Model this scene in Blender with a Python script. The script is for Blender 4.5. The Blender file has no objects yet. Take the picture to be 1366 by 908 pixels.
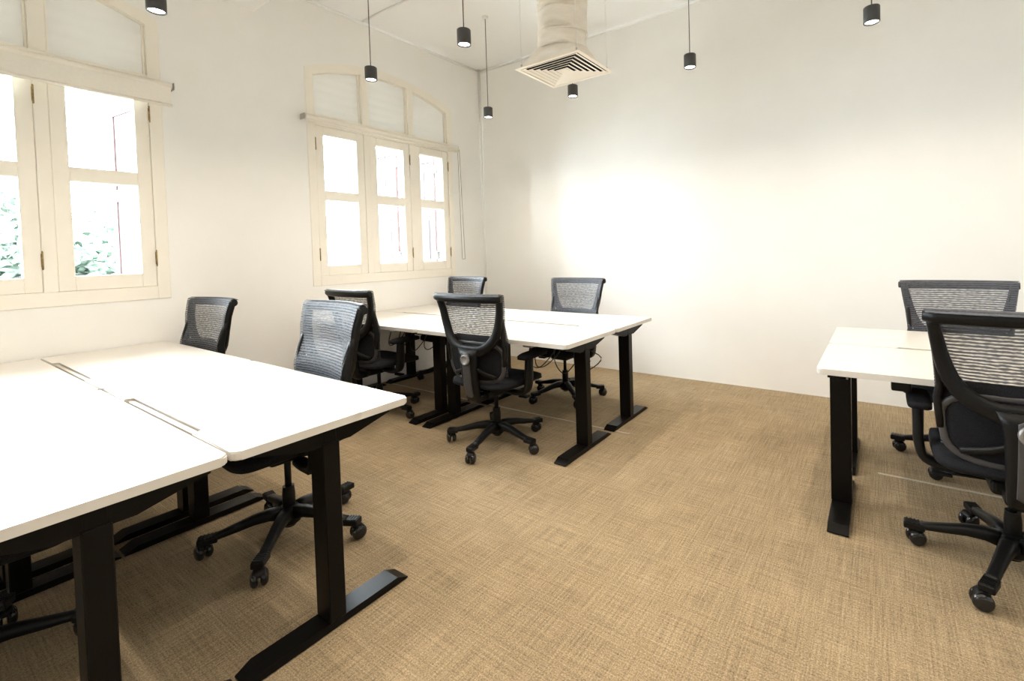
import bpy, bmesh, math, random
from mathutils import Matrix, Vector

SC = bpy.context.scene
COL = SC.collection
PI = math.pi

# ------------------------------------------------------------------ camera
EYE = (0.0, 0.0, 1.28)
YAW, PITCH, ROLL = -0.588894379, 0.0271990807, -0.0284890488
FPX, PPX, PPY = 625.17, 756.66, 352.2          # focal length and principal point for a 1366 x 908 frame
_f = Vector((math.sin(YAW) * math.cos(PITCH), math.cos(YAW) * math.cos(PITCH), -math.sin(PITCH)))
_r0 = Vector((math.cos(YAW), -math.sin(YAW), 0))
_u0 = _r0.cross(_f)
_r = _r0 * math.cos(ROLL) + _u0 * math.sin(ROLL)
_u = _u0 * math.cos(ROLL) - _r0 * math.sin(ROLL)
cd = bpy.data.cameras.new('camera')
cd.sensor_fit = 'HORIZONTAL'
cd.sensor_width = 36.0
cd.lens = FPX * 36.0 / 1366
cd.shift_x = (683 - PPX) / 1366
cd.shift_y = (PPY - 454) / 1366
cd.clip_start = 0.02
cam = bpy.data.objects.new('camera', cd)
COL.objects.link(cam)
M = Matrix((_r, _u, -_f)).transposed().to_4x4()
M.translation = EYE
cam.matrix_world = M
SC.camera = cam

# ------------------------------------------------------------------ world, exposure
WORLD_STRENGTH = 36.0
w = bpy.data.worlds.new('world')
SC.world = w
w.use_nodes = True
bg = w.node_tree.nodes['Background']
bg.inputs[0].default_value = (0.84, 0.92, 1.0, 1)      # bright overcast sky
bg.inputs[1].default_value = WORLD_STRENGTH
SC.view_settings.view_transform = 'Standard'
SC.view_settings.look = 'None'
SC.view_settings.gamma = 1.0
SC.view_settings.use_curve_mapping = False
SC.view_settings.exposure = 0.74
SPOT_W = 26.0
SPOT_COL = (1.0, 0.885, 0.74)
SC.cycles.max_bounces = 14
SC.cycles.diffuse_bounces = 12
SC.cycles.transparent_max_bounces = 24
SC.cycles.sample_clamp_indirect = 40.0
SC.cycles.caustics_reflective = False
SC.cycles.caustics_refractive = False

# ------------------------------------------------------------------ materials
def mat(name, col, rough=0.5, metal=0.0, spec=0.5, coat=0.0):
    m = bpy.data.materials.new(name)
    m.use_nodes = True
    b = m.node_tree.nodes['Principled BSDF']
    b.inputs['Base Color'].default_value = (*col, 1)
    b.inputs['Roughness'].default_value = rough
    b.inputs['Metallic'].default_value = metal
    b.inputs['Specular IOR Level'].default_value = spec
    b.inputs['Coat Weight'].default_value = coat
    return m

def noisy(name, col, col2, scale, rough=0.5, bump=0.0, spec=0.5, metal=0.0, stretch=(1, 1, 1), detail=4, lo=.35, hi=.65, bdist=0.002):
    m = mat(name, col, rough, metal, spec)
    nt = m.node_tree
    b = nt.nodes['Principled BSDF']
    tc = nt.nodes.new('ShaderNodeTexCoord')
    mp = nt.nodes.new('ShaderNodeMapping')
    mp.inputs['Scale'].default_value = stretch
    n = nt.nodes.new('ShaderNodeTexNoise')
    n.inputs['Scale'].default_value = scale
    n.inputs['Detail'].default_value = detail
    r = nt.nodes.new('ShaderNodeValToRGB')
    r.color_ramp.elements[0].position = lo
    r.color_ramp.elements[1].position = hi
    r.color_ramp.elements[0].color = (*col, 1)
    r.color_ramp.elements[1].color = (*col2, 1)
    L = nt.links.new
    L(tc.outputs['Object'], mp.inputs[0]); L(mp.outputs[0], n.inputs['Vector'])
    L(n.outputs[0], r.inputs[0]); L(r.outputs[0], b.inputs['Base Color'])
    if bump:
        bp = nt.nodes.new('ShaderNodeBump')
        bp.inputs['Strength'].default_value = bump
        bp.inputs['Distance'].default_value = bdist
        L(n.outputs[0], bp.inputs['Height']); L(bp.outputs[0], b.inputs['Normal'])
    return m

def carpet_mat():
    m = mat('carpet', (.4, .3, .18), 0.95, 0, 0.15)
    nt = m.node_tree; L = nt.links.new
    b = nt.nodes['Principled BSDF']
    tc = nt.nodes.new('ShaderNodeTexCoord')
    def noise(sx, sy, det=3.0, rgh=0.6):
        mp = nt.nodes.new('ShaderNodeMapping'); mp.inputs['Scale'].default_value = (sx, sy, 1)
        n = nt.nodes.new('ShaderNodeTexNoise'); n.inputs['Scale'].default_value = 1.0
        n.inputs['Detail'].default_value = det; n.inputs['Roughness'].default_value = rgh
        L(tc.outputs['Object'], mp.inputs[0]); L(mp.outputs[0], n.inputs['Vector'])
        return n.outputs[0]
    def math_(op, a, c):
        q = nt.nodes.new('ShaderNodeMath'); q.operation = op
        for i, v in enumerate((a, c)):
            if isinstance(v, (int, float)): q.inputs[i].default_value = v
            else: L(v, q.inputs[i])
        return q.outputs[0]
    sx = noise(4.5, 150); sy = noise(150, 4.5); fine = noise(190, 190, 3, .75); big = noise(2.2, 2.2, 2)
    s = math_('ADD', math_('MULTIPLY', sx, 0.25), math_('MULTIPLY', sy, 0.25))
    s = math_('ADD', s, math_('MULTIPLY', fine, 0.62))
    s = math_('ADD', s, math_('MULTIPLY', big, 0.10))
    r = nt.nodes.new('ShaderNodeValToRGB')
    e = r.color_ramp.elements
    e[0].position = 0.46; e[0].color = (.098, .073, .045, 1)
    e[1].position = 0.78; e[1].color = (.47, .365, .235, 1)
    q = e.new(0.61); q.color = (.275, .207, .125, 1)
    L(s, r.inputs[0]); L(r.outputs[0], b.inputs['Base Color'])
    bp = nt.nodes.new('ShaderNodeBump'); bp.inputs['Strength'].default_value = 0.5; bp.inputs['Distance'].default_value = 0.004
    L(s, bp.inputs['Height']); L(bp.outputs[0], b.inputs['Normal'])
    return m

def mesh_fabric_mat():
    m = bpy.data.materials.new('woven_mesh'); m.use_nodes = True
    nt = m.node_tree; L = nt.links.new
    b = nt.nodes['Principled BSDF']
    b.inputs['Base Color'].default_value = (.064, .070, .086, 1)
    b.inputs['Roughness'].default_value = 0.6
    out = nt.nodes['Material Output']
    tc = nt.nodes.new('ShaderNodeTexCoord')
    mp = nt.nodes.new('ShaderNodeMapping'); mp.inputs['Scale'].default_value = (1, 0.0, 1)
    L(tc.outputs['Object'], mp.inputs[0])
    wv = nt.nodes.new('ShaderNodeTexWave'); wv.wave_type = 'BANDS'; wv.bands_direction = 'Z'
    wv.inputs['Scale'].default_value = 25.0; wv.inputs['Distortion'].default_value = 1.2
    wv.inputs['Detail'].default_value = 1.0; wv.inputs['Detail Scale'].default_value = 0.6
    L(mp.outputs[0], wv.inputs['Vector'])
    mp2 = nt.nodes.new('ShaderNodeMapping'); mp2.inputs['Scale'].default_value = (45, 0, 160)
    L(tc.outputs['Object'], mp2.inputs[0])
    n = nt.nodes.new('ShaderNodeTexNoise'); n.inputs['Scale'].default_value = 1.0; n.inputs['Detail'].default_value = 1.0
    L(mp2.outputs[0], n.inputs['Vector'])
    a = nt.nodes.new('ShaderNodeMath'); a.operation = 'MULTIPLY_ADD'; a.inputs[1].default_value = 0.55
    L(wv.outputs['Fac'], a.inputs[0]); L(n.outputs[0], a.inputs[2])
    r = nt.nodes.new('ShaderNodeValToRGB')
    r.color_ramp.elements[0].position = 0.46; r.color_ramp.elements[0].color = (.36, .36, .36, 1)
    r.color_ramp.elements[1].position = 0.92; r.color_ramp.elements[1].color = (.94, .94, .94, 1)
    L(a.outputs[0], r.inputs[0])
    tr = nt.nodes.new('ShaderNodeBsdfTransparent')
    mx = nt.nodes.new('ShaderNodeMixShader')
    L(r.outputs[0], mx.inputs[0]); L(tr.outputs[0], mx.inputs[1]); L(b.outputs[0], mx.inputs[2])
    L(mx.outputs[0], out.inputs[0])
    return m

def glass_mat():
    m = bpy.data.materials.new('clear_glass'); m.use_nodes = True
    nt = m.node_tree; L = nt.links.new
    nt.nodes.remove(nt.nodes['Principled BSDF'])
    tr = nt.nodes.new('ShaderNodeBsdfTransparent'); tr.inputs[0].default_value = (.97, .985, .98, 1)
    gl = nt.nodes.new('ShaderNodeBsdfGlossy'); gl.inputs['Roughness'].default_value = 0.02
    lw = nt.nodes.new('ShaderNodeFresnel'); lw.inputs[0].default_value = 1.35
    mx = nt.nodes.new('ShaderNodeMixShader')
    L(lw.outputs[0], mx.inputs[0]); L(tr.outputs[0], mx.inputs[1]); L(gl.outputs[0], mx.inputs[2])
    L(mx.outputs[0], nt.nodes['Material Output'].inputs[0])
    return m

def frosted_mat():
    m = bpy.data.materials.new('reeded_obscured_glass'); m.use_nodes = True
    nt = m.node_tree; L = nt.links.new
    b = nt.nodes['Principled BSDF']
    b.inputs['Base Color'].default_value = (.78, .78, .76, 1); b.inputs['Roughness'].default_value = 0.35
    tl = nt.nodes.new('ShaderNodeBsdfTranslucent'); tl.inputs[0].default_value = (.84, .82, .77, 1)
    tc = nt.nodes.new('ShaderNodeTexCoord')
    wv = nt.nodes.new('ShaderNodeTexWave'); wv.bands_direction = 'Z'; wv.inputs['Scale'].default_value = 4.0
    L(tc.outputs['Object'], wv.inputs['Vector'])
    bp = nt.nodes.new('ShaderNodeBump'); bp.inputs['Strength'].default_value = 0.25; bp.inputs['Distance'].default_value = 0.01
    L(wv.outputs['Fac'], bp.inputs['Height']); L(bp.outputs[0], b.inputs['Normal'])
    mx = nt.nodes.new('ShaderNodeMixShader'); mx.inputs[0].default_value = 0.05
    L(b.outputs[0], mx.inputs[1]); L(tl.outputs[0], mx.inputs[2])
    L(mx.outputs[0], nt.nodes['Material Output'].inputs[0])
    return m

def emit_mat(name, col, s):
    m = bpy.data.materials.new(name); m.use_nodes = True
    b = m.node_tree.nodes['Principled BSDF']
    b.inputs['Emission Color'].default_value = (*col, 1); b.inputs['Emission Strength'].default_value = s
    return m

MT = dict(
    wall=noisy('painted_plaster', (.850, .842, .816), (.870, .862, .836), 3.0, 0.75, 0.08, 0.25),
    ceiling=noisy('ceiling_paint', (.885, .882, .870), (.90, .897, .885), 2.0, 0.8, 0.05, 0.2),
    carpet=carpet_mat(),
    frame=noisy('cream_gloss_paint', (.850, .812, .730), (.870, .832, .750), 5.0, 0.4, 0.03, 0.4),
    glass=glass_mat(), frosted=frosted_mat(),
    blind=noisy('cream_blind_cloth', (.83, .795, .72), (.85, .815, .74), 60.0, 0.7, 0.05, 0.3),
    blind_bar=mat('cream_blind_bar', (.86, .82, .73), 0.35),
    brass=noisy('worn_brass', (.40, .29, .12), (.22, .15, .07), 60.0, 0.35, 0, 0.5, 0.9),
    steel=mat('brushed_steel', (.55, .54, .52), 0.35, 0.9),
    laminate=noisy('white_laminate', (.600, .572, .528), (.612, .584, .540), 2.0, 0.30, 0.0, 0.45),
    flap=mat('cable_flap_laminate', (.50, .455, .39), 0.45),
    black=noisy('black_powder_coat', (.0034, .0029, .0026), (.0048, .0042, .0038), 300.0, 0.32, 0.04, 0.14),
    plastic=noisy('black_moulded_plastic', (.0050, .0049, .0049), (.0070, .0068, .0068), 200.0, 0.40, 0.05, 0.20),
    gplastic=mat('charcoal_plastic', (.050, .047, .047), 0.42, 0, .4),
    gloss=mat('gloss_black_wheel', (.012, .012, .013), 0.14),
    padcloth=noisy('black_seat_cloth', (.006, .006, .007), (.014, .014, .017), 260.0, 0.85, 0.25, 0.15),
    knob=mat('satin_grey_knob', (.24, .23, .22), 0.36, 0.4),
    mesh=mesh_fabric_mat(),
    lampshell=mat('black_anodised_lamp', (.050, .050, .050), 0.45, 0.0),
    emit=emit_mat('lamp_glow', (1.0, .93, .82), 14.0),
    cord=mat('grey_lamp_cord', (.10, .095, .085), 0.6),
    duct=noisy('wrapped_duct_cloth', (.80, .74, .65), (.87, .82, .74), 7.0, 0.7, 0.5, 0.25, stretch=(1, 1, 3.2), bdist=0.03),
    plenum=mat('pale_grey_plenum', (.62, .60, .56), 0.5),
    diffuser=mat('cream_diffuser', (.84, .77, .66), 0.45),
    dark=mat('plenum_shade_black', (.008, .008, .008), 0.9),  # near-black colour standing in for the shade behind the louvres
    trim=mat('white_conduit', (.86, .85, .82), 0.5),
    strip=mat('pale_floor_strip', (.44, .38, .29), 0.5),
    shutter=noisy('faded_red_shutter', (.050, .022, .023), (.054, .025, .027), 8.0, 0.6),
    shutter_in=noisy('pale_shutter_panel', (.036, .025, .027), (.040, .028, .030), 8.0, 0.6),
    leaf=noisy('pale_green_leaves', (.050, .080, .056), (.085, .110, .086), 5.0, 0.6, 0.0, 0.2),
    bark=noisy('bark', (.12, .09, .07), (.2, .16, .12), 12.0, 0.9, 0.3),
    cable=mat('black_cable', (.015, .015, .015), 0.35),
    grout=noisy('yard_ground', (.35, .34, .32), (.45, .44, .42), 3.0, 0.9),
)

# ------------------------------------------------------------------ mesh helpers
def newbm():
    return bmesh.new()

def box(bm, x0, x1, y0, y1, z0, z1, bev=0.0, seg=2, mtx=None):
    t = bmesh.new()
    bmesh.ops.create_cube(t, size=1.0)
    for v in t.verts:
        v.co = Vector(((x0 + x1) / 2 + v.co.x * (x1 - x0), (y0 + y1) / 2 + v.co.y * (y1 - y0), (z0 + z1) / 2 + v.co.z * (z1 - z0)))
    if bev:
        bmesh.ops.bevel(t, geom=t.edges[:], offset=bev, segments=seg, affect='EDGES', profile=0.5)
    merge(bm, t, mtx)

def merge(bm, t, mtx=None):
    if mtx is not None:
        bmesh.ops.transform(t, matrix=mtx, verts=t.verts[:])
    mp = {v: bm.verts.new(v.co) for v in t.verts}
    for f in t.faces:
        try:
            nf = bm.faces.new([mp[v] for v in f.verts]); nf.smooth = f.smooth
        except ValueError:
            pass
    t.free()

def lathe(bm, prof, n=24, mtx=None, cap=True):
    """prof: list of (r, z) around local Z."""
    t = bmesh.new()
    rings = []
    for r, z in prof:
        rings.append([t.verts.new((r * math.cos(2 * PI * i / n), r * math.sin(2 * PI * i / n), z)) for i in range(n)])
    for a, b in zip(rings, rings[1:]):
        for i in range(n):
            f = t.faces.new((a[i], a[(i + 1) % n], b[(i + 1) % n], b[i])); f.smooth = True
    if cap:
        t.faces.new(rings[0][::-1]); t.faces.new(rings[-1])
    bmesh.ops.recalc_face_normals(t, faces=t.faces[:])
    merge(bm, t, mtx)

def cyl(bm, p0, p1, r, n=12, r2=None):
    p0, p1 = Vector(p0), Vector(p1)
    d = p1 - p0
    q = d.to_track_quat('Z', 'Y').to_matrix().to_4x4()
    q.translation = p0
    lathe(bm, [(r, 0), (r if r2 is None else r2, d.length)], n, q)

def sweep(bm, pts, ws, ts, hint, n=10, e=2.6, closed=False, caps=True):
    """rounded-rectangle tube: ws half-width in the path plane, ts half-thickness along hint."""
    pts = [Vector(p) for p in pts]
    N = len(pts)
    if isinstance(ws, (int, float)): ws = [ws] * N
    if isinstance(ts, (int, float)): ts = [ts] * N
    t = bmesh.new(); rings = []
    for i, p in enumerate(pts):
        if closed: T = pts[(i + 1) % N] - pts[i - 1]
        else: T = pts[min(i + 1, N - 1)] - pts[max(i - 1, 0)]
        T.normalize()
        B = Vector(hint) - T * T.dot(Vector(hint)); B.normalize()
        S = T.cross(B)
        ring = []
        for k in range(n):
            a = 2 * PI * k / n
            c, s = math.cos(a), math.sin(a)
            c = math.copysign(abs(c) ** (2 / e), c); s = math.copysign(abs(s) ** (2 / e), s)
            ring.append(t.verts.new(p + S * (ws[i] * c) + B * (ts[i] * s)))
        rings.append(ring)
    M_ = N if closed else N - 1
    for i in range(M_):
        a, b = rings[i], rings[(i + 1) % N]
        for k in range(n):
            f = t.faces.new((a[k], a[(k + 1) % n], b[(k + 1) % n], b[k])); f.smooth = True
    if not closed and caps:
        t.faces.new(rings[0][::-1]); t.faces.new(rings[-1])
    bmesh.ops.recalc_face_normals(t, faces=t.faces[:])
    merge(bm, t)

def smooth_path(pts, k=6):
    """Catmull-Rom through 3D points."""
    P = [Vector(p) for p in pts]
    out = []
    for i in range(len(P) - 1):
        a = P[max(i - 1, 0)]; b = P[i]; c = P[i + 1]; d = P[min(i + 2, len(P) - 1)]
        for j in range(k):
            s = j / k
            out.append(0.5 * ((2 * b) + (c - a) * s + (2 * a - 5 * b + 4 * c - d) * s * s + (3 * b - a - 3 * c + d) * s ** 3))
    out.append(P[-1])
    return out

def prism(bm, poly, axis, a, b):
    """extrude a 2D polygon: axis 'x' -> poly (y,z); 'y' -> (x,z); 'z' -> (x,y)."""
    def P(p, t):
        return {'x': (t, p[0], p[1]), 'y': (p[0], t, p[1]), 'z': (p[0], p[1], t)}[axis]
    t = bmesh.new()
    A = [t.verts.new(P(p, a)) for p in poly]; B = [t.verts.new(P(p, b)) for p in poly]
    t.faces.new(A); t.faces.new(B[::-1])
    n = len(poly)
    for i in range(n):
        t.faces.new((A[i], B[i], B[(i + 1) % n], A[(i + 1) % n]))
    bmesh.ops.recalc_face_normals(t, faces=t.faces[:])
    merge(bm, t)

def solid_grid(bm, top, bot, nu, nv):
    """closed solid between two height-field style point functions of (u, v) in 0..1."""
    t = bmesh.new()
    A = [[t.verts.new(top(i / nu, j / nv)) for j in range(nv + 1)] for i in range(nu + 1)]
    B = [[t.verts.new(bot(i / nu, j / nv)) for j in range(nv + 1)] for i in range(nu + 1)]
    for i in range(nu):
        for j in range(nv):
            t.faces.new((A[i][j], A[i + 1][j], A[i + 1][j + 1], A[i][j + 1])).smooth = True
            t.faces.new((B[i][j], B[i][j + 1], B[i + 1][j + 1], B[i + 1][j])).smooth = True
    edge = [(i, 0) for i in range(nu)] + [(nu, j) for j in range(nv)] + [(i, nv) for i in range(nu, 0, -1)] + [(0, j) for j in range(nv, 0, -1)]
    for k in range(len(edge)):
        p, q = edge[k], edge[(k + 1) % len(edge)]
        t.faces.new((A[p[0]][p[1]], B[p[0]][p[1]], B[q[0]][q[1]], A[q[0]][q[1]])).smooth = True
    bmesh.ops.recalc_face_normals(t, faces=t.faces[:])
    merge(bm, t)

def obj(name, bm, m, parent=None, loc=None):
    bm.normal_update()
    me = bpy.data.meshes.new(name)
    bm.to_mesh(me); bm.free()
    me.materials.append(m)
    o = bpy.data.objects.new(name, me)
    COL.objects.link(o)
    if parent is not None: o.parent = parent
    if loc is not None: o.location = loc
    return o

def thing(name, label=None, cat=None, loc=(0, 0, 0), rz=0.0, group=None, kind=None):
    o = bpy.data.objects.new(name, None)
    COL.objects.link(o)
    o.location = loc; o.rotation_euler = (0, 0, rz); o.empty_display_size = 0.1
    tag(o, label, cat, group, kind)
    return o

def tag(o, label=None, cat=None, group=None, kind=None):
    if label: o['label'] = label
    if cat: o['category'] = cat
    if group: o['group'] = group
    if kind: o['kind'] = kind
    return o

def dup(root, loc, rz, label=None):
    r = root.copy(); COL.objects.link(r); r.location = loc; r.rotation_euler = (0, 0, rz)
    if label: r['label'] = label
    for ch in list(root.children):
        c = ch.copy(); COL.objects.link(c); c.parent = r
        for g in ch.children:
            d = g.copy(); COL.objects.link(d); d.parent = c
    return r

def pose(root, base_deg, lift):
    """turn the star base under the seat and raise the seat on its gas lift."""
    for ch in root.children:
        n = ch.name.split('.')[0]
        if n in ('base_hub', 'base_spoke', 'caster'):
            ch.rotation_euler = (0, 0, math.radians(base_deg) - root.rotation_euler.z)
        elif n not in ('gas_lift', 'arm_support'):
            ch.location.z = lift

# ------------------------------------------------------------------ room shell
XL, YB, H = -4.22, 4.42, 3.60
XR, YN = 3.2, -3.2
WT = 0.26

bm = newbm(); box(bm, XL - WT, XR + .2, YN - .2, YB + .2, -0.12, 0)
tag(obj('floor', bm, MT['carpet']), 'woven beige carpet floor of the office', kind='structure')
bm = newbm(); box(bm, XL - WT, XR + .2, YN - .2, YB + .2, H, H + .12)
tag(obj('ceiling', bm, MT['ceiling']), 'white painted flat ceiling', kind='structure')
bm = newbm(); box(bm, XL - WT, XR + .2, YB, YB + .2, 0, H)
tag(obj('wall_back', bm, MT['wall']), 'plain cream wall washed by pendant light', kind='structure')
bm = newbm(); box(bm, XR, XR + .2, YN, YB, 0, H)
tag(obj('wall_right', bm, MT['wall']), 'plain cream side wall opposite the windows', kind='structure')
bm = newbm(); box(bm, XL - WT, XR + .2, YN - .2, YN, 0, H)
tag(obj('wall_front', bm, MT['wall']), 'plain cream wall behind the viewpoint', kind='structure')

# arched windows: centre y, half width, sill height, arch
WHW, WZ0, ZSPR, RISE = 0.85, 1.03, 2.985, 0.180
R_OUT = (WHW ** 2 + RISE ** 2) / (2 * RISE)
def arch(dy, inset=0.0):
    """height of the arch curve at offset dy from the window's centre."""
    return ZSPR + RISE - R_OUT + math.sqrt(max((R_OUT - inset) ** 2 - dy * dy, 0))
WINS = [3.07, 0.358, -2.354]  # the last one is out of view, added to let in more daylight

def left_wall():
    bm = newbm()
    N = 20
    def quad(pts):
        bm.faces.new([bm.verts.new(p) for p in pts])
    for X, flip in ((XL, False), (XL - WT, True)):
        ys = YN
        for c in sorted(WINS):
            quad([(X, ys, 0), (X, c - WHW, 0), (X, c - WHW, H), (X, ys, H)])
            quad([(X, c - WHW, 0), (X, c + WHW, 0), (X, c + WHW, WZ0), (X, c - WHW, WZ0)])
            for i in range(N):
                a, b = -WHW + 2 * WHW * i / N, -WHW + 2 * WHW * (i + 1) / N
                quad([(X, c + a, arch(a)), (X, c + b, arch(b)), (X, c + b, H), (X, c + a, H)])
            ys = c + WHW
        quad([(X, ys, 0), (X, YB, 0), (X, YB, H), (X, ys, H)])
    for c in WINS:
        loop = [(c - WHW, WZ0), (c + WHW, WZ0)] + [(c + WHW - 2 * WHW * i / N, arch(WHW - 2 * WHW * i / N)) for i in range(N + 1)]
        for p, q in zip(loop, loop[1:] + loop[:1]):
            quad([(XL, p[0], p[1]), (XL, q[0], q[1]), (XL - WT, q[0], q[1]), (XL - WT, p[0], p[1])])
    bmesh.ops.remove_doubles(bm, verts=bm.verts[:], dist=1e-5)
    return bm
tag(obj('wall_left', left_wall(), MT['wall']), 'cream wall pierced by arched windows', kind='structure')

# ceiling beam, conduits, floor strip
bm = newbm(); box(bm, XL, XR, 1.50, 1.83, 3.29, H, 0.012)
tag(obj('trim_1', bm, MT['ceiling']), 'white ceiling beam running across the room', kind='structure')
bm = newbm(); cyl(bm, (XL, 2.80, H - .012), (XR, 2.80, H - .012), .011)
tag(obj('trim_2', bm, MT['trim']), 'thin white conduit across the ceiling', kind='structure')
bm = newbm(); cyl(bm, (XL + .012, 1.83, H - .03), (XL + .012, YB, H - .03), .012)
tag(obj('trim_3', bm, MT['trim']), 'thin white conduit along top of window wall', kind='structure')
bm = newbm(); cyl(bm, (XL, YB - .012, H - .03), (XR, YB - .012, H - .03), .012)
tag(obj('trim_4', bm, MT['trim']), 'thin white conduit along top of plain wall', kind='structure')
bm = newbm(); cyl(bm, (XL + .02, YB - .02, 0), (XL + .02, YB - .02, H), .014)
tag(obj('trim_5', bm, MT['trim']), 'white pipe in the room corner', kind='structure')
bm = newbm(); box(bm, XL, -1.45, 2.890, 2.904, 0, .004)
tag(obj('trim_6', bm, MT['strip']), 'pale floor strip under the far desk cluster', kind='structure')
bm = newbm(); box(bm, -.02, 1.6, 3.066, 3.080, 0, .004)
tag(obj('trim_7', bm, MT['strip']), 'pale floor strip under the aisle-side desks', kind='structure')

def frame_piece(bm, y0, y1, z0, z1, x0=XL - .10, x1=XL + .006, bev=.003):
    box(bm, x0, x1, y0, y1, z0, z1, bev, 1)

def arc_band(bm, c, dy0, dy1, in0, in1, x0, x1, n=16):
    poly = [(c + dy0 + (dy1 - dy0) * i / n, arch(dy0 + (dy1 - dy0) * i / n, in0)) for i in range(n + 1)]
    poly += [(c + dy1 + (dy0 - dy1) * i / n, arch(dy1 + (dy0 - dy1) * i / n, in1)) for i in range(n + 1)]
    prism(bm, poly, 'x', x0, x1)

def window(n, c, label):
    t = thing('window_%d' % n, label, None, (0, 0, 0), kind='structure')
    x0, x1 = XL - .12, XL + .006
    bm = newbm()
    fw = .072
    frame_piece(bm, c - WHW, c - WHW + fw, WZ0, 2.93, x0, x1 - .0008)
    frame_piece(bm, c + WHW - fw, c + WHW, WZ0, 2.93, x0, x1 - .0008)
    frame_piece(bm, c - WHW + fw, c + WHW - fw, WZ0, 1.119, x0, x1)
    frame_piece(bm, c - WHW + fw, c + WHW - fw, 2.484, 2.583, x0, x1)
    arc_band(bm, c, -WHW, WHW, 0.0, 0.076, x0, x1)
    xs0, xs1 = XL - .12, XL - .077                      # rebate stops behind the sashes
    frame_piece(bm, c - WHW + .01, c + WHW - .01, 1.10, 1.133, xs0, xs1, 0)
    frame_piece(bm, c - WHW + .01, c + WHW - .01, 2.470, 2.50, xs0, xs1, 0)
    for y_ in (c - WHW + fw, c + WHW - fw, c - .2695, c + .2695):
        frame_piece(bm, y_ - .042, y_ + .042, 1.12, 2.48, xs0 + .001, xs1 - .001, 0)
    obj('window_frame', bm, MT['frame'], t)
    for s in (-1, 1):                                   # two mullions from sill to arch
        m = newbm()
        yc = c + s * .2695
        frame_piece(m, yc - .031, yc + .031, 1.119, 2.484, x0, x1 - .002)
        frame_piece(m, yc - .038, yc + .038, 2.583, arch(.2695 + .038, .06), x0, x1 - .002)
        obj('mullion', m, MT['frame'], t)
    for k, (a, b) in enumerate(((-.775, -.309), (-.2305, .2305), (.309, .775))):   # arched top lights
        n_ = 10
        pa, pb = a - .010, b + .010
        poly = [(c + pa, 2.575), (c + pb, 2.575)] + [(c + pb + (pa - pb) * i / n_, arch(pb + (pa - pb) * i / n_, .060)) for i in range(n_ + 1)]
        m = newbm(); prism(m, poly, 'x', XL - .05, XL - .044)
        obj('arched_pane', m, MT['frosted'], t)
        m = newbm()                                    # slim bead round each light
        bw = .010
        frame_piece(m, c + a, c + a + bw, 2.585, arch(a, .07), XL - .044, XL - .020, 0)
        frame_piece(m, c + b - bw, c + b, 2.585, arch(b, .07), XL - .044, XL - .020, 0)
        frame_piece(m, c + a + bw, c + b - bw, 2.585, 2.585 + bw, XL - .044, XL - .020, 0)
        arc_band(m, c, a + bw, b - bw, .067, .077, XL - .044, XL - .020, 8)
        obj('glazing_bead', m, MT['frame'], t)
    hinge_side = {0: -1, 1: 1, 2: 1}
    for k, yc in enumerate((-.539, 0.0, .539)):        # three casement sashes
        yc += c
        hw = .2375
        sx0, sx1 = XL - .075, XL - .002
        m = newbm()
        st = .076
        frame_piece(m, yc - hw, yc - hw + st, 1.1205, 2.4825, sx0, sx1)
        frame_piece(m, yc + hw - st, yc + hw, 1.1205, 2.4825, sx0, sx1)
        for za, zb in ((1.1205, 1.212), (1.812, 1.902), (2.403, 2.4825)):
            frame_piece(m, yc - hw + st, yc + hw - st, za, zb, sx0, sx1 - .001)
        sash = obj('sash', m, MT['frame'], t)
        for za, zb in ((1.210, 1.814), (1.900, 2.405)):
            m = newbm(); box(m, XL - .052, XL - .047, yc - hw + st - .004, yc + hw - st + .004, za, zb)
            obj('pane', m, MT['glass'], sash)
        for zc in (1.315, 2.315):
            m = newbm()
            yh = yc + hinge_side[k] * (hw + .002)
            cyl(m, (XL + .006, yh, zc - .05), (XL + .006, yh, zc + .05), .0045, 8)
            box(m, XL - .001, XL + .003, yh - .006, yh + .006, zc - .042, zc + .042, .001, 1)
            for zz in (-.052, .052):
                lathe(m, [(.002, -.006), (.005, 0), (.002, .006)], 8, Matrix.Translation((XL + .006, yh, zc + zz)))
            obj('hinge', m, MT['brass'], sash)
    m = newbm(); box(m, XL - WT - .04, XL - .12, c - WHW, c + WHW, WZ0 - .02, WZ0 + .045)
    obj('outer_sill', m, MT['frame'], t)
    return t
window(1, WINS[1], 'arched timber casement window whose roller blind hangs partly lowered')
window(2, WINS[0], 'arched timber casement window by the room corner with its blind rolled up')
window(3, WINS[2], 'unseen arched casement window beside the viewpoint, added for daylight')

# portals guide the sampling of skylight through the openings
for c in WINS:
    ld = bpy.data.lights.new('daylight_portal', 'AREA')
    ld.shape = 'RECTANGLE'; ld.size = 1.6; ld.size_y = 2.0
    ld.cycles.is_portal = True
    lo = bpy.data.objects.new('daylight_portal', ld); COL.objects.link(lo)
    lo.location = (XL - WT - .02, c, 2.0); lo.rotation_euler = (0, -PI / 2, 0)

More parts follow.
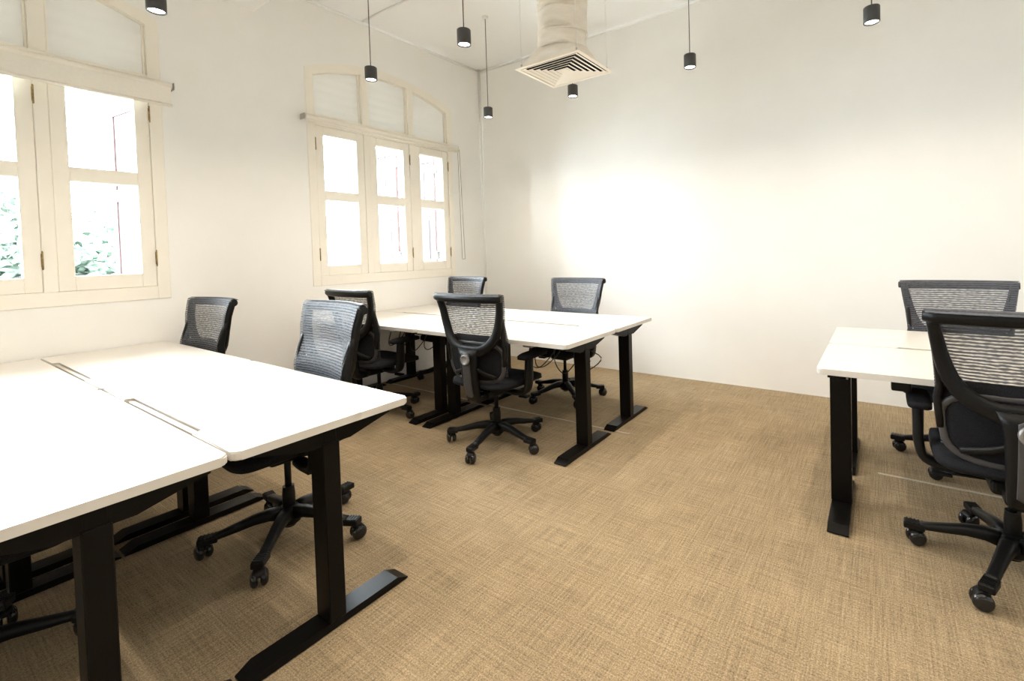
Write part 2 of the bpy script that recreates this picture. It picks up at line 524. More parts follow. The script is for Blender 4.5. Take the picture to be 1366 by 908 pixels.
# roller blinds
def blind(c, drop, label, y0, y1, chain):
    t = thing('roller_blind', label, 'blind', (XL, c, 2.525))
    X = .062
    a, b = y0 - c, y1 - c
    m = newbm(); cyl(m, (X, a + .012, 0), (X, b - .012, 0), .024, 18)
    obj('roller', m, MT['blind_bar'], t)
    m = newbm()
    if drop > .06:
        box(m, X + .017, X + .0185, a + .02, b - .02, -drop, 0)
        obj('blind_cloth', m, MT['blind'], t)
    else:
        box(m, X + .017, X + .0185, a + .02, b - .02, -drop, 0)
        obj('blind_cloth', m, MT['blind'], t)
    m = newbm(); cyl(m, (X + .017, a + .016, -drop), (X + .017, b - .016, -drop), .010, 10)
    obj('bottom_bar', m, MT['blind_bar'], t)
    for y in (a, b):
        m = newbm(); box(m, 0.006, X + .018, y - .002, y + .002, -.026, .024, .001, 1)
        cyl(m, (X, y - .006, 0), (X, y + .006, 0), .010, 10)
        obj('bracket', m, MT['steel'] if y == a or not chain else MT['blind_bar'], t)
    if chain:
        m = newbm()
        lo = 1.225 - 2.525
        yb = b + .012
        for dx, yy in ((-.014, yb), (.014, yb + .018)):
            cyl(m, (X + dx, yb, 0), (X + dx, yy + .016, lo), .0022, 6)
        cyl(m, (X - .014, yb + .016, lo), (X + .014, yb + .034, lo), .0022, 6)
        obj('pull_cord', m, MT['cord'], t)
    return t
blind(WINS[1], .140, 'cream roller blind hanging a hand deep across the window nearest the viewpoint', -.56, 1.262, False)
blind(WINS[0], .036, 'cream roller blind rolled fully up, its pull cord dangling beside the corner', 2.165, 3.955, True)

# ------------------------------------------------------------------ outside: shutters, trees, ground
bm = newbm(); box(bm, -40, XL - WT - .3, -20, 30, -4.1, -4.0)
tag(obj('ground', bm, MT['grout']), 'pale yard far below the windows', kind='structure')

def shutter(y, ang, label):
    t = thing('shutter', label, 'shutter', (XL - WT - .02, y, 1.10), ang, 'outward opened window shutters')
    W_, Hh = .46, 1.40
    m = newbm()
    box(m, -W_, -W_ + .07, -.018, .018, 0, Hh, .003, 1); box(m, -.07, 0, -.018, .018, 0, Hh, .003, 1)
    for z0, z1 in ((0, .09), (.66, .75), (1.31, 1.40)):
        box(m, -W_ + .07, -.07, -.017, .017, z0, z1, .003, 1)
    obj('shutter_frame', m, MT['shutter'], t)
    for k, (z0, z1) in enumerate(((.09, .66), (.75, 1.31))):
        if k == 0:
            m = newbm(); box(m, -W_ + .065, -.065, -.008, .008, z0, z1); box(m, -W_ + .11, -.11, -.014, .014, z0 + .05, z1 - .05, .004, 1)
            obj('shutter_panel', m, MT['shutter_in'], t)
        else:
            for j in range(3):
                x = -W_ + .07 + (W_ - .14) * (j + .5) / 3
                m = newbm(); box(m, x - .05, x + .05, -.008, .008, z0, z1, .004, 1)
                obj('slat', m, MT['shutter_in'], t)
    for z in (.18, 1.22):
        m = newbm(); box(m, -.03, .03, -.024, .024, z - .05, z + .05, .003, 1)
        obj('strap_hinge', m, MT['lampshell'], t)
    return t
shutter(WINS[1] + .80, .12, 'faded red shutter standing open outside the window with the lowered blind')
shutter(WINS[0] + .28, .10, 'faded red shutter seen through the middle casement of the corner window')
shutter(WINS[0] + .82, .06, 'faded red shutter seen through the casement nearest the room corner')

def tree(x, y, z, r, n, label, seed):
    rnd = random.Random(seed)
    t = thing('tree', label, 'tree', (x, y, -4.0), 0, 'trees in the yard')
    m = newbm(); cyl(m, (0, 0, 0), (.1, .05, z + 4), .16, 10, .07)
    for k in range(5):
        a = rnd.random() * 2 * PI
        cyl(m, (.06, .03, z + 2.6 + k * .25), (math.cos(a) * r * .7, math.sin(a) * r * .7, z + 3.6 + k * .3), .05, 6, .015)
    obj('trunk', m, MT['bark'], t)
    vs, fs = [], []
    clumps = [(rnd.gauss(0, r * .42), rnd.gauss(0, r * .42), rnd.gauss(0, r * .38), r * (.18 + .16 * rnd.random())) for _ in range(36)]
    for i in range(n):
        cx, cy, cz, cr = clumps[i % 36]
        v = Vector((rnd.gauss(0, 1), rnd.gauss(0, 1), rnd.gauss(0, 1))).normalized() * cr * (rnd.random() ** .4)
        p = Vector((cx, cy, cz + z + 4)) + v
        u = Vector((rnd.gauss(0, 1), rnd.gauss(0, 1), rnd.gauss(0, .5))).normalized()
        q = u.cross(Vector((rnd.gauss(0, 1), rnd.gauss(0, 1), rnd.gauss(0, 1)))).normalized()
        l, wd = .11 * (.7 + rnd.random() * .6), .045
        b0 = len(vs)
        vs += [p - u * l, p + q * wd, p + u * l, p - q * wd]; fs.append((b0, b0 + 1, b0 + 2, b0 + 3))
    me = bpy.data.meshes.new('foliage'); me.from_pydata(vs, [], fs); me.materials.append(MT['leaf'])
    o = bpy.data.objects.new('foliage', me); COL.objects.link(o); o.parent = t; o['kind'] = 'stuff'
    return t
tree(-10.5, 1.7, .9, 1.5, 5200, 'pale leafy tree outside the window with the lowered blind', 3)
tree(-17.0, 5.2, 1.6, 2.2, 5200, 'taller hazy tree farther off in the yard', 8)

# ------------------------------------------------------------------ desks
def rounded_rect(x0, x1, y0, y1, r, n=5):
    out = []
    for cx, cy, a0 in ((x1 - r, y1 - r, 0), (x0 + r, y1 - r, 90), (x0 + r, y0 + r, 180), (x1 - r, y0 + r, 270)):
        for i in range(n + 1):
            a = math.radians(a0 + 90 * i / n)
            out.append((cx + r * math.cos(a), cy + r * math.sin(a)))
    return out

GA = 'white desks of the window-side cluster in front'
GB = 'white desks of the far corner cluster'
GC = 'white desks beside the open carpet'
DESK_Z, TOP_T = 0.730, 0.026
def desk(x0, x1, y0, y1, legy, slot, label, group, cables=False):
    """slot: -1 / +1 = which long edge (y0 / y1) carries the cable notch, 0 = none."""
    cx = (x0 + x1) / 2
    t = thing('sit_stand_desk', label, 'desk', (cx, legy, 0), 0, group)
    X0, X1, Y0, Y1 = x0 - cx, x1 - cx, y0 - legy, y1 - legy
    poly = rounded_rect(X0, X1, Y0, Y1, .022)
    nl, nd = .36, .034
    if slot == -1:
        poly += [(-nl, Y0), (-nl + .012, Y0 + nd), (nl - .012, Y0 + nd), (nl, Y0)][0:0]
        k = next(i for i, p in enumerate(poly) if p[1] < Y0 + 1e-6)   # first vertex on the y0 edge (left corner end)
        poly = poly[:k + 1] + [(-nl, Y0), (-nl + .010, Y0 + nd), (nl - .010, Y0 + nd), (nl, Y0)] + poly[k + 1:]
    elif slot == 1:
        k = next(i for i, p in enumerate(poly) if p[1] > Y1 - 1e-6)
        poly = poly[:k + 1] + [(nl, Y1), (nl - .010, Y1 - nd), (-nl + .010, Y1 - nd), (-nl, Y1)] + poly[k + 1:]
    b = newbm(); prism(b, poly, 'z', DESK_Z - TOP_T, DESK_Z)
    es = [e for e in b.edges if abs(e.verts[0].co.z - e.verts[1].co.z) < 1e-6]
    bmesh.ops.bevel(b, geom=es, offset=.004, segments=2, affect='EDGES')
    obj('tabletop', b, MT['laminate'], t)
    if slot:
        ye = Y0 if slot == -1 else Y1
        b = newbm(); ya, yb = sorted((ye - slot * .004 * 1.0, ye - slot * nd))
        if slot == -1: ya, yb = ye + .013, ye + nd - .001
        else: ya, yb = ye - nd + .001, ye - .013
        box(b, -nl + .004, nl - .004, ya, yb, DESK_Z - .024, DESK_Z - .011, .002, 1)
        obj('cable_flap', b, MT['flap'], t)
    zt = DESK_Z - TOP_T - .001
    for s in (-1, 1):
        xe = X0 if s == -1 else X1
        xc = xe - s * .075
        b = newbm()                                           # tapered bracket under the top
        prism(b, [(-.235, zt), (.235, zt), (.235, zt - .020), (.075, zt - .062), (-.075, zt - .062), (-.235, zt - .020)], 'x', xc - .036, xc + .036)
        obj('side_bracket', b, MT['black'], t)
        b = newbm(); box(b, xc - .044, xc + .044, -.029, .029, .030, .648, .003, 1)
        leg = obj('leg', b, MT['black'], t)
        b = newbm(); box(b, xc - .037, xc + .037, -.022, .022, .600, .690, .002, 1)
        obj('inner_column', b, MT['black'], leg)
        b = newbm()
        prism(b, [(-.285, 0.004), (-.285, .008), (-.240, .030), (.240, .030), (.285, .008), (.285, .004)], 'x', xc - .042, xc + .042)
        ft = obj('foot', b, MT['black'], t)
        for yy in (-.255, .255):
            b = newbm(); lathe(b, [(.016, 0), (.018, .004), (.012, .007)], 12, Matrix.Translation((xc, yy, 0)))
            obj('glide', b, MT['plastic'], ft)
    b = newbm()
    box(b, X0 + .10, X1 - .10, -.045, .045, zt - .048, zt - .004, .003, 1)
    obj('crossbeam', b, MT['black'], t)
    front = 1 if slot == -1 else -1
    b = newbm()                                               # height control box and switch by the user's edge
    yf = (Y1 if front == 1 else Y0)
    box(b, X1 - .52, X1 - .28, -.10 * front - .05, -.10 * front + .05, zt - .045, zt, .005, 1)
    obj('control_box', b, MT['plastic'], t)
    b = newbm(); box(b, X1 - .36, X1 - .29, yf - front * .06 - .022, yf - front * .06 + .022, zt - .022, zt, .004, 1)
    obj('height_switch', b, MT['steel'], t)
    if group == GC and slot == 0:                             # cable box hanging near the free end
        b = newbm(); box(b, X0 + .275, X0 + .345, yf + .075, yf + .150, zt - .055, zt, .006, 2)
        obj('cable_box', b, MT['plastic'], t)
    if cables:
        rnd = random.Random(int(abs(x0 * 100 + y0 * 37)))
        b = newbm()                                           # wire cable tray slung below the rear edge
        yr = -front * .17
        prism(b, [(yr - .055, zt - .015), (yr - .055, zt - .10), (yr + .055, zt - .10), (yr + .055, zt - .015), (yr + .052, zt - .015), (yr + .052, zt - .097), (yr - .052, zt - .097), (yr - .052, zt - .015)], 'x', -.30, .30)
        obj('cable_tray', b, MT['plastic'], t)
        for k in range(4):
            xa = rnd.uniform(-.25, .45)
            pts = [(xa, yr, zt - .06), (xa + .07, yr + front * .10, zt - .17 - .05 * rnd.random()), (xa + .18, yr + front * .14, zt - .20 - .04 * rnd.random()),
                   (xa + .26, yr + front * .08, zt - .12), (min(xa + .30, X1 - .15), yr * .4, zt - .05)]
            b = newbm(); sweep(b, smooth_path(pts, 5), .004, .004, (0, .3, 1), 6, 2)
            obj('cable', b, MT['cable'], t)
    return t

desk(-2.868, -1.540, .562, 1.162, .865, -1, 'white sit-stand desk with a cable flap, free end by the carpet, chair behind it', GA)
desk(-4.205, -2.872, .562, 1.162, .865, -1, 'white sit-stand desk with a cable flap, pushed against the wall under the lowered blind', GA)
desk(-2.868, -1.540, -.045, .5535, .285, 0, 'white sit-stand desk nearest the viewpoint, its free end facing the carpet', GA)
desk(-4.205, -2.872, -.045, .5535, .285, 0, 'white sit-stand desk nearest the viewpoint on the wall side', GA)
desk(-2.885, -1.530, 2.256, 2.882, 2.545, 0, 'white desk in the far cluster with the knob-backed chair tucked under its front', GB, True)
desk(-4.205, -2.892, 2.256, 2.882, 2.545, 0, 'white desk of the far cluster close to the window wall, front row', GB, True)
desk(-2.885, -1.530, 2.888, 3.505, 3.160, -1, 'white desk of the far cluster facing the plain wall, free end by the carpet', GB)
desk(-4.205, -2.892, 2.888, 3.505, 3.160, -1, 'white desk in the room corner below the rolled-up blind', GB)
desk(-.240, 1.090, 2.330, 2.945, 2.610, 0, 'white desk end standing alone on the carpet, front of a pair', GC)
desk(-.240, 1.090, 2.951, 3.562, 3.260, -1, 'white desk of the lone pair on the side facing the plain wall', GC)

# ------------------------------------------------------------------ office chair (front = +Y, origin under the gas lift)
def yb(z):
    """backrest profile: y of the back surface at height z."""
    P = [(.34, -.195), (.45, -.222), (.62, -.236), (.80, -.232), (.92, -.246), (1.00, -.268), (1.05, -.285)]
    for (a, ya), (b, yb_) in zip(P, P[1:]):
        if z <= b:
            s = (z - a) / (b - a)
            return ya + (yb_ - ya) * s
    return P[-1][1]
def side(x): return .035 * (x / .27) ** 2          # the back wraps forward at its sides

def half_w(z):
    """outer half-width of the back at height z."""
    P = [(.66, .06), (.675, .11), (.70, .160), (.74, .203), (.79, .228), (.86, .245), (.94, .258), (1.02, .270)]
    for (a, wa), (b, wb) in zip(P, P[1:]):
        if z <= b: return 1.04 * (wa + (wb - wa) * max(0, (z - a) / (b - a)))
    return 1.04 * P[-1][1]

def build_chair(loc, rz, label, lift=0.0):
    t = thing('office_chair', label, 'chair', loc, rz, 'black mesh office chairs')
    PL = MT['plastic']
    # five-star base
    b = newbm(); lathe(b, [(.030, .062), (.046, .075), (.050, .11), (.044, .140), (.030, .150)], 20)
    obj('base_hub', b, PL, t)
    for k in range(5):
        a = 2 * PI * k / 5
        R_ = Matrix.Rotation(a, 4, 'Z')
        c_, s_ = math.cos(a), math.sin(a)
        b = newbm()
        prof = [(.035, .118, .030, .030), (.08, .124, .027, .025), (.14, .118, .023, .021), (.20, .104, .021, .018), (.26, .092, .021, .014), (.285, .088, .022, .013)]
        sweep(b, [(r * c_, r * s_, z) for r, z, _, _ in prof], [w_ for _, _, w_, _ in prof], [h_ for _, _, _, h_ in prof], (0, 0, 1), 10, 3.2)
        box(b, .268, .342, -.024, .024, .070, .098, .006, 2, R_)                    # end block with foot ribs
        for j in range(5):
            box(b, .275 + j * .013, .281 + j * .013, -.020, .020, .097, .1005, 0, 1, R_)
        obj('base_spoke', b, PL, t)
        sw = a + (.9, 2.1, 3.6, 5.2, .3)[k]
        RC = Matrix.Translation((.315 * c_, .315 * s_, 0)) @ Matrix.Rotation(sw, 4, 'Z')
        b = newbm()
        lathe(b, [(.008, .050), (.008, .074)], 8, RC)
        sweep(b, [RC @ Vector((.018 + .026 * math.cos(q), 0, .032 + .036 * math.sin(q))) for q in (0.35, .8, 1.3, 1.8, 2.3, 2.8)], .003, .022, RC.to_3x3() @ Vector((0, 1, 0)), 8, 3)
        cs = obj('caster', b, PL, t)
        for s in (-1, 1):
            b = newbm()
            lathe(b, [(.010, -.010), (.025, -.011), (.0312, -.006), (.0322, 0), (.0305, .006), (.024, .012), (.016, .0145), (.006, .015)], 20,
                  RC @ Matrix.Translation((.018, s * .0165, .0322)) @ Matrix.Rotation(-s * PI / 2, 4, 'X'))
            obj('wheel', b, MT['gloss'], cs)
    b = newbm(); lathe(b, [(.026, .055), (.027, .20), (.024, .235), (.0245, .238)], 18); lathe(b, [(.014, .23), (.014, .395)], 14)
    obj('gas_lift', b, PL, t)
    b = newbm(); box(b, -.085, .085, -.15, .10, .345, .400, .016, 3); box(b, -.055, .055, -.205, -.12, .335, .380, .012, 2)
    obj('tilt_mechanism', b, PL, t)
    for s, y in ((1, .02), (-1, -.02)):
        b = newbm(); cyl(b, (s * .07, y, .352), (s * .215, y + .015, .338), .006, 8)
        box(b, s * .215 - .035, s * .215 + .035, y - .008, y + .038, .330, .343, .005, 2)
        obj('lever', b, PL, t)
    # seat
    def edge(u, v):
        x, y = 2 * u - 1, 2 * v - 1
        d = max(abs(x), abs(y))
        if d < 1e-9: return 0.0, 0.0, 0.0
        k = (abs(x) ** 5 + abs(y) ** 5) ** (1 / 5)
        return x / k * d, y / k * d, d
    def seat_top(u, v):
        x, y, d = edge(u, v)
        return (x * .245, .025 + y * .235, .470 - .022 * d ** 6 + .012 * abs(x) ** 2 - .020 * max(0, y) ** 3 - .012 * max(0, 1 - abs(y)) * 0)
    def seat_bot(u, v):
        x, y, d = edge(u, v)
        return (x * .248, .025 + y * .238, .430 - .020 * max(0, y) ** 3)
    b = newbm(); solid_grid(b, seat_top, seat_bot, 16, 16)
    obj('seat', b, MT['padcloth'], t)
    def shell_top(u, v):
        x, y, d = edge(u, v)
        return (x * .246, .025 + y * .236, .4295 - .020 * max(0, y) ** 3)
    def shell_bot(u, v):
        x, y, d = edge(u, v)
        k = (1 - d ** 2.2)
        return (x * .240, .025 + y * .230, .424 - .034 * k - .020 * max(0, y) ** 3)
    b = newbm(); solid_grid(b, shell_top, shell_bot, 14, 14)
    obj('seat_shell', b, PL, t)
    # arms: L-shaped support and pad
    for s in (-1, 1):
        b = newbm()
        path = smooth_path([(s * .10, -.01, .375), (s * .20, -.01, .372), (s * .268, -.01, .392), (s * .288, -.008, .45), (s * .290, -.004, .54), (s * .290, 0, .605)], 4)
        n_ = len(path)
        sweep(b, path, [.021 - .006 * (1 - i / (n_ - 1)) for i in range(n_)], [.030 + .006 * math.sin(PI * i / (n_ - 1)) for i in range(n_)], (0, 1, 0), 10, 3.0)
        arm = obj('arm_support', b, PL, t)
        b = newbm()
        def pad(u, v, z0, z1):
            x, y, d = edge(u, v)
            return (s * .285 + x * .042, .045 + y * .125, z1 - (z1 - z0) * .5 * d ** 5)
        solid_grid(b, lambda u, v: pad(u, v, .612, .642), lambda u, v: (lambda p: (p[0], p[1], .606))(pad(u, v, .612, .642)), 8, 12)
        obj('arm_pad', b, MT['padcloth'], arm)
    # back: U-shaped frame, head roll, spine, knob, mesh, lumbar pad
    zs = [1.012, .97, .92, .87, .82, .775, .735, .705, .685]
    path, wid = [], []
    for z in zs:
        x = half_w(z) - (.018 + .010 * (1.012 - z) / .33)
        path.append((x, z)); wid.append(.017 + .012 * (1.012 - z) / .33)
    path += [(.075, .672), (.0, .668)]; wid += [.032, .036]
    full = path + [(-x, z) for x, z in path[-2::-1]]
    wfull = wid + wid[-2::-1]
    b = newbm(); sweep(b, [(x, yb(z) + side(x), z) for x, z in full], [q * 1.12 for q in wfull], .020, (0, 1, .08), 12, 3.0)
    obj('back_frame', b, PL, t)
    b = newbm()
    n_ = 16
    pr = [(-.286 + .572 * i / n_, yb(1.01) - .012 + side(-.286 + .572 * i / n_), 1.006) for i in range(n_ + 1)]
    sweep(b, pr, [.019] + [.0265] * (n_ - 1) + [.019], [.015] + [.021] * (n_ - 1) + [.015], (0, 1, 0), 12, 2.2)
    obj('head_roll', b, PL, t)
    b = newbm()
    sp = [(0, yb(z) - .010, z) for z in (.685, .64, .58, .50, .42, .36)] + [(0, -.185, .335)]
    sweep(b, sp, [.090, .072, .064, .061, .058, .054, .046], [.020, .026, .028, .028, .026, .022, .016], (0, 1, 0), 12, 3.4)
    sweep(b, [(0, -.19, .36), (0, -.13, .355)], .040, .014, (0, 0, 1), 10, 3)
    spine = obj('spine', b, PL, t)
    b = newbm()
    ins = [(0, yb(z) - .0375, z) for z in (.665, .60, .52, .44, .375)]
    sweep(b, smooth_path(ins, 4), [.016] + [.033] * 15 + [.016], .004, (0, 1, 0), 12, 2.4)
    obj('spine_inset', b, MT['gplastic'], spine)
    b = newbm(); lathe(b, [(.035, 0), (.035, .010), (.031, .015), (.024, .0155), (.022, .013), (.004, .013)], 28,
                       Matrix.Translation((0, yb(.62) - .037, .62)) @ Matrix.Rotation(PI / 2, 4, 'X'))
    obj('tension_knob', b, MT['knob'], spine)
    # mesh sheet over frame and roll
    b = newbm(); NU, NZ = 20, 30
    def mesh_w(z):
        P = [(.50, .226), (.60, .236), (.70, .243), (.79, .250), (.86, .257), (.94, .267), (1.02, .279)]
        for (a, wa), (c, wc) in zip(P, P[1:]):
            if z <= c: return wa + (wc - wa) * max(0, (z - a) / (c - a))
        return P[-1][1]
    def mesh_off(z):
        q = min(1, max(0, (.86 - z) / .16)); q = q * q * (3 - 2 * q)
        return .022 + .042 * q
    zz = [.505 + (1.012 - .505) * j / NZ for j in range(NZ + 1)]
    rows = []
    for z in zz:
        hw = mesh_w(z)
        rows.append([b.verts.new(((2 * i / NU - 1) * hw, yb(z) + side((2 * i / NU - 1) * hw) + mesh_off(z), z)) for i in range(NU + 1)])
    for k in range(1, 7):                                   # wraps backwards over the roll
        a = PI * k / 7
        rows.append([b.verts.new(((2 * i / NU - 1) * .281, yb(1.012) + side((2 * i / NU - 1) * .281) - .008 + .030 * math.cos(a), 1.009 + .0265 * math.sin(a))) for i in range(NU + 1)])
    for r0, r1 in zip(rows, rows[1:]):
        for i in range(NU):
            b.faces.new((r0[i], r0[i + 1], r1[i + 1], r1[i])).smooth = True
    obj('mesh_back', b, MT['mesh'], t)
    # lumbar frame and pad
    ring = []
    for k in range(28):
        a = 2 * PI * k / 28
        c_, s_ = math.cos(a), math.sin(a)
        x = .226 * math.copysign(abs(c_) ** .55, c_); z = .590 + .125 * math.copysign(abs(s_) ** .6, s_)
        ring.append((x * (1 + .06 * (z - .59) / .125), yb(z) + .040 + side(x) * .9, z))
    b = newbm(); sweep(b, ring, .013, .011, (0, 1, 0), 10, 2.6, closed=True)
    obj('lumbar_frame', b, MT['gplastic'], t)
    b = newbm()
    def lum(u, v, off):
        x, z, d = edge(u, v)
        zc = .615 + z * .150
        xx = x * .226 * (1 + .06 * z)
        return (xx, yb(zc) + .040 + side(xx) + off * (1 - .8 * d ** 4), zc)
    solid_grid(b, lambda u, v: lum(u, v, .016), lambda u, v: lum(u, v, -.010), 14, 12)
    obj('lumbar_pad', b, MT['padcloth'], t)
    for s in (-1, 1):
        zs_ = (.88, .84, .79, .74, .69, .64, .58)                # flank joining the post to the lumbar frame
        b = newbm(); sweep(b, [(s * (.246 - .10 * (.88 - z) + (.014 if z < .7 else 0)), yb(z) + side(.245) + min(.034, .006 + .18 * (.88 - z)), z) for z in zs_],
                           .013, [.010, .016, .020, .022, .022, .020, .014], (0, 1, .08), 10, 3)
        obj('side_strut', b, PL, t)
        b = newbm(); sweep(b, smooth_path([(s * .045, yb(.56) - .004, .56), (s * .10, yb(.53) + .012, .53), (s * .175, yb(.50) + .04, .505)], 4), .013, .008, (0, 1, 0), 8, 2.5)
        obj('lumbar_bracket', b, PL, t)
    return t

D = math.radians
base = build_chair((-2.168, 2.335, 0), D(1), 'mesh chair with silver spine knob facing the far desk, its star base fully in view')
CH = [
    ((-3.420, 2.300), 1, 5, 0.0, 'mesh chair half hidden behind a front-cluster chair, beside the far desk at the window wall'),
    ((-3.755, 3.395), 178, 20, 0.0, 'bluish mesh chair peeking over the corner desk below the rolled-up blind'),
    ((-2.315, 3.385), 180, 32, 0.0, 'mesh chair behind the far desk against the plain wall, base visible between desk legs'),
    ((-2.280, 1.045), 176, 27, .028, 'grey mesh chair behind the white desk end, base visible under the desk in front'),
    ((-3.760, 1.060), 185, 10, 0.0, 'blue-grey mesh chair against the wall past the window with the lowered blind'),
    ((-2.345, .080), 2, 8, 0.0, 'dark chair almost hidden under the desk nearest the viewpoint'),
    ((.415, 2.405), 0, 33, 0.0, 'mesh chair at the lone desk pair, cropped by the picture edge, back towards the viewpoint'),
    ((.385, 3.445), 180, 30, 0.0, 'mesh chair on the far side of the lone desk pair, facing the viewpoint'),
]
for (x, y), r, bd, lift, lab in CH:
    c = dup(base, (x, y, 0), D(r), lab)
    pose(c, bd, lift)
pose(base, -6, 0.0)

# ------------------------------------------------------------------ pendant lamps
def pendant(x, y, zb, label):
    t = thing('pendant_lamp', label, 'lamp', (x, y, H), 0, 'black cylinder pendants')
    z0 = zb - H
    b = newbm(); lathe(b, [(.030, 0), (.030, -.018), (.006, -.022)], 16)
    obj('ceiling_rose', b, MT['trim'], t)
    b = newbm(); cyl(b, (0, 0, -.02), (0, 0, z0 + .095), .0032, 8)
    obj('cord', b, MT['cord'], t)
    b = newbm()
    lathe(b, [(.006, z0 + .100), (.008, z0 + .095), (.042, z0 + .095), (.044, z0 + .092), (.044, z0 + .001), (.043, z0), (.0375, z0), (.0365, z0 + .010), (.0365, z0 + .014)], 28)
    obj('lamp_housing', b, MT['lampshell'], t)
    b = newbm(); lathe(b, [(.0002, z0 + .008), (.036, z0 + .008), (.036, z0 + .0105), (.0002, z0 + .0105)], 28, cap=False)
    obj('lamp_lens', b, MT['emit'], t)
    ld = bpy.data.lights.new('spot', 'SPOT')
    ld.energy = SPOT_W; ld.color = SPOT_COL
    ld.spot_size = D(146); ld.spot_blend = 1.0; ld.shadow_soft_size = .03
    lo = bpy.data.objects.new('spot', ld); COL.objects.link(lo)
    lo.parent = t; lo.location = (0, 0, z0 - .004)
    return t

ZP = 2.62
PX_ = (-3.20, -2.205, -1.165, -.030)
PY_ = (.915, 2.185, 3.465)
pendant(PX_[0], PY_[0], ZP, 'black cylinder pendant beside the arch of the window with lowered blind')
pendant(PX_[0], PY_[1], ZP, 'black cylinder pendant hanging before the arch of the corner window')
pendant(PX_[1], PY_[1], ZP, 'black cylinder pendant between corner window and the air duct')
pendant(PX_[0], PY_[2], ZP, 'black cylinder pendant nearest the room corner, long cord fully visible')
pendant(PX_[1], PY_[2], ZP, 'black cylinder pendant just below the air diffuser')
pendant(PX_[2], PY_[2], ZP, 'black cylinder pendant in front of the plain wall, first past the duct')
pendant(PX_[2], PY_[1], ZP, 'black cylinder pendant cut off by the picture top, past the duct')
pendant(PX_[3], PY_[2], ZP, 'black cylinder pendant farthest from the windows before the plain wall')
for x, y in ((PX_[1], PY_[0]), (PX_[2], PY_[0]), (PX_[3], PY_[0]), (PX_[3], PY_[1]), (1.0, PY_[0]), (1.0, PY_[1]), (1.0, PY_[2]),
             (PX_[0], -.36), (PX_[1], -.36), (PX_[2], -.36), (PX_[3], -.36), (1.0, -.36)):
    pendant(x, y, ZP, 'out-of-view black cylinder pendant added to light the room')  # unseen lamps extending the visible grid, added for room light

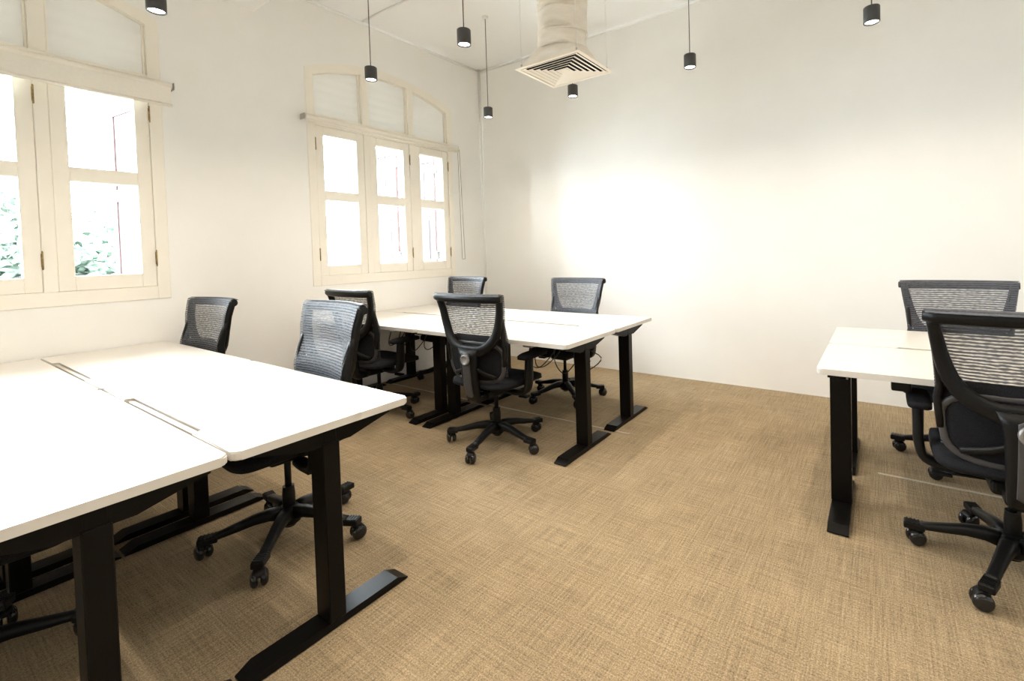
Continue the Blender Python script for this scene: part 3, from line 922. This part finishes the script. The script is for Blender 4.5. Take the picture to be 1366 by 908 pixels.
# ------------------------------------------------------------------ air diffuser on wrapped duct
def diffuser():
    cx, cy, zb = -2.055, 3.120, 2.700
    t = thing('air_diffuser', 'square louvred air diffuser hung below a cloth wrapped duct', 'vent', (cx, cy, zb))
    hx, hy = .295, .262
    def ring(bm, a0, z0, a1, z1, th=.002):
        """square pyramid band from half-size factor a0 at z0 to a1 at z1."""
        P = lambda a, z: [(-hx * a, -hy * a, z), (hx * a, -hy * a, z), (hx * a, hy * a, z), (-hx * a, hy * a, z)]
        lo, hi, lo2, hi2 = P(a0, z0), P(a1, z1), P(a0 - .006, z0 + th), P(a1 - .006, z1 + th)
        L_ = [[bm.verts.new(p) for p in q] for q in (lo, hi, hi2, lo2)]
        for A, B in zip(L_, L_[1:] + L_[:1]):
            for i in range(4):
                bm.faces.new((A[i], A[(i + 1) % 4], B[(i + 1) % 4], B[i]))
    b = newbm(); ring(b, 1.0, .002, .90, 0.0); ring(b, .905, 0.0, .895, .02)
    bmesh.ops.recalc_face_normals(b, faces=b.faces[:])
    obj('flange', b, MT['diffuser'], t)
    for k in range(6):
        a = .868 - k * .136
        b = newbm(); ring(b, a, .001, a - .082, .0075, .0015)
        bmesh.ops.recalc_face_normals(b, faces=b.faces[:])
        obj('louvre', b, MT['diffuser'], t)
    b = newbm(); box(b, -hx * .09, hx * .09, -hy * .09, hy * .09, .006, .010)
    obj('centre_plate', b, MT['diffuser'], t)
    def hood(bm, k, zt, rt, n_=32):               # square-to-round cloth hood above the louvres
        lo, hi = [], []
        for i in range(n_):
            a_ = 2 * PI * i / n_ + PI / 4
            c_, s_ = math.cos(a_), math.sin(a_)
            q = max(abs(c_), abs(s_))
            lo.append(bm.verts.new((hx * k * c_ / q, hy * k * s_ / q, .004)))
            hi.append(bm.verts.new((rt * c_ - .02, rt * s_, zt)))
        md = [bm.verts.new((p.co.x * .8 + q.co.x * .2, p.co.y * .8 + q.co.y * .2, .045)) for p, q in zip(lo, hi)]
        for A, B in ((lo, md), (md, hi)):
            for i in range(n_):
                bm.faces.new((A[i], A[(i + 1) % n_], B[(i + 1) % n_], B[i])).smooth = True
        bm.faces.new(hi)
        bmesh.ops.recalc_face_normals(bm, faces=bm.faces[:])
    b = newbm(); hood(b, .90, .150, .21)
    pl = obj('plenum_hood', b, MT['duct'], t)
    b = newbm(); hood(b, .885, .140, .20)
    obj('plenum_shade', b, MT['dark'], pl)  # inner shell coloured near-black so the louvre gaps look shaded
    rnd = random.Random(4)                        # wrapped duct with sagging folds
    b = newbm(); n, m = 48, 110
    z0, z1 = .135, H - zb
    ph = [rnd.random() * 6.28 for _ in range(8)]
    rows = []
    for j in range(m + 1):
        s = j / m; z = z0 + (z1 - z0) * s
        flare = .030 * math.exp(-s * 14) + .02 * math.exp(-(1 - s) * 10)
        row = []
        for i in range(n):
            a = 2 * PI * i / n
            q = z * 62 + 1.1 * math.sin(a + ph[0]) + .8 * math.sin(2 * a + ph[1]) + 1.6 * math.sin(z * 9 + ph[4])
            cr = (1 - abs(math.sin(q * .36))) ** 9 * max(0, .45 + .55 * math.sin(2 * a + z * 5 + ph[2]))
            c2 = (1 - abs(math.sin(q * .41 + 2 * math.sin(a + ph[5])))) ** 8 * max(0, math.sin(3 * a - z * 4 + ph[6]))
            f = -.042 * cr - .026 * c2 + .007 * math.sin(z * 13 + a * 2 + ph[3]) + .004 * math.sin(z * 29 - a * 3)
            r = .190 + flare + f
            row.append(b.verts.new((r * math.cos(a) - .02 + .03 * s, r * math.sin(a), z)))
        rows.append(row)
    for A, B in zip(rows, rows[1:]):
        for i in range(n):
            b.faces.new((A[i], A[(i + 1) % n], B[(i + 1) % n], B[i])).smooth = True
    bmesh.ops.recalc_face_normals(b, faces=b.faces[:])
    obj('wrapped_duct', b, MT['duct'], t)
    b = newbm()
    for k, z in enumerate((.27, .52)):
        ring_ = [((.196) * math.cos(2 * PI * i / 32) - .01, .196 * math.sin(2 * PI * i / 32), z + .01 * math.sin(4 * PI * i / 32)) for i in range(32)]
        sweep(b, ring_, .003, .008, (0, 0, 1), 6, 2.4, closed=True)
    obj('duct_tie', b, MT['duct'], t)
    for sx in (-1, 1):
        for sy in (-1, 1):
            b = newbm(); cyl(b, (sx * hx * .86, sy * hy * .86, .004), (sx * hx * .86, sy * hy * .86, H - zb), .0025, 6)
            obj('hanger_rod', b, MT['trim'], t)
            b = newbm(); cyl(b, (sx * hx * .86, sy * hy * .86, .004), (sx * hx * .86, sy * hy * .86, .040), .007, 6)
            obj('rod_nut', b, MT['steel'], t)
    return t
diffuser()
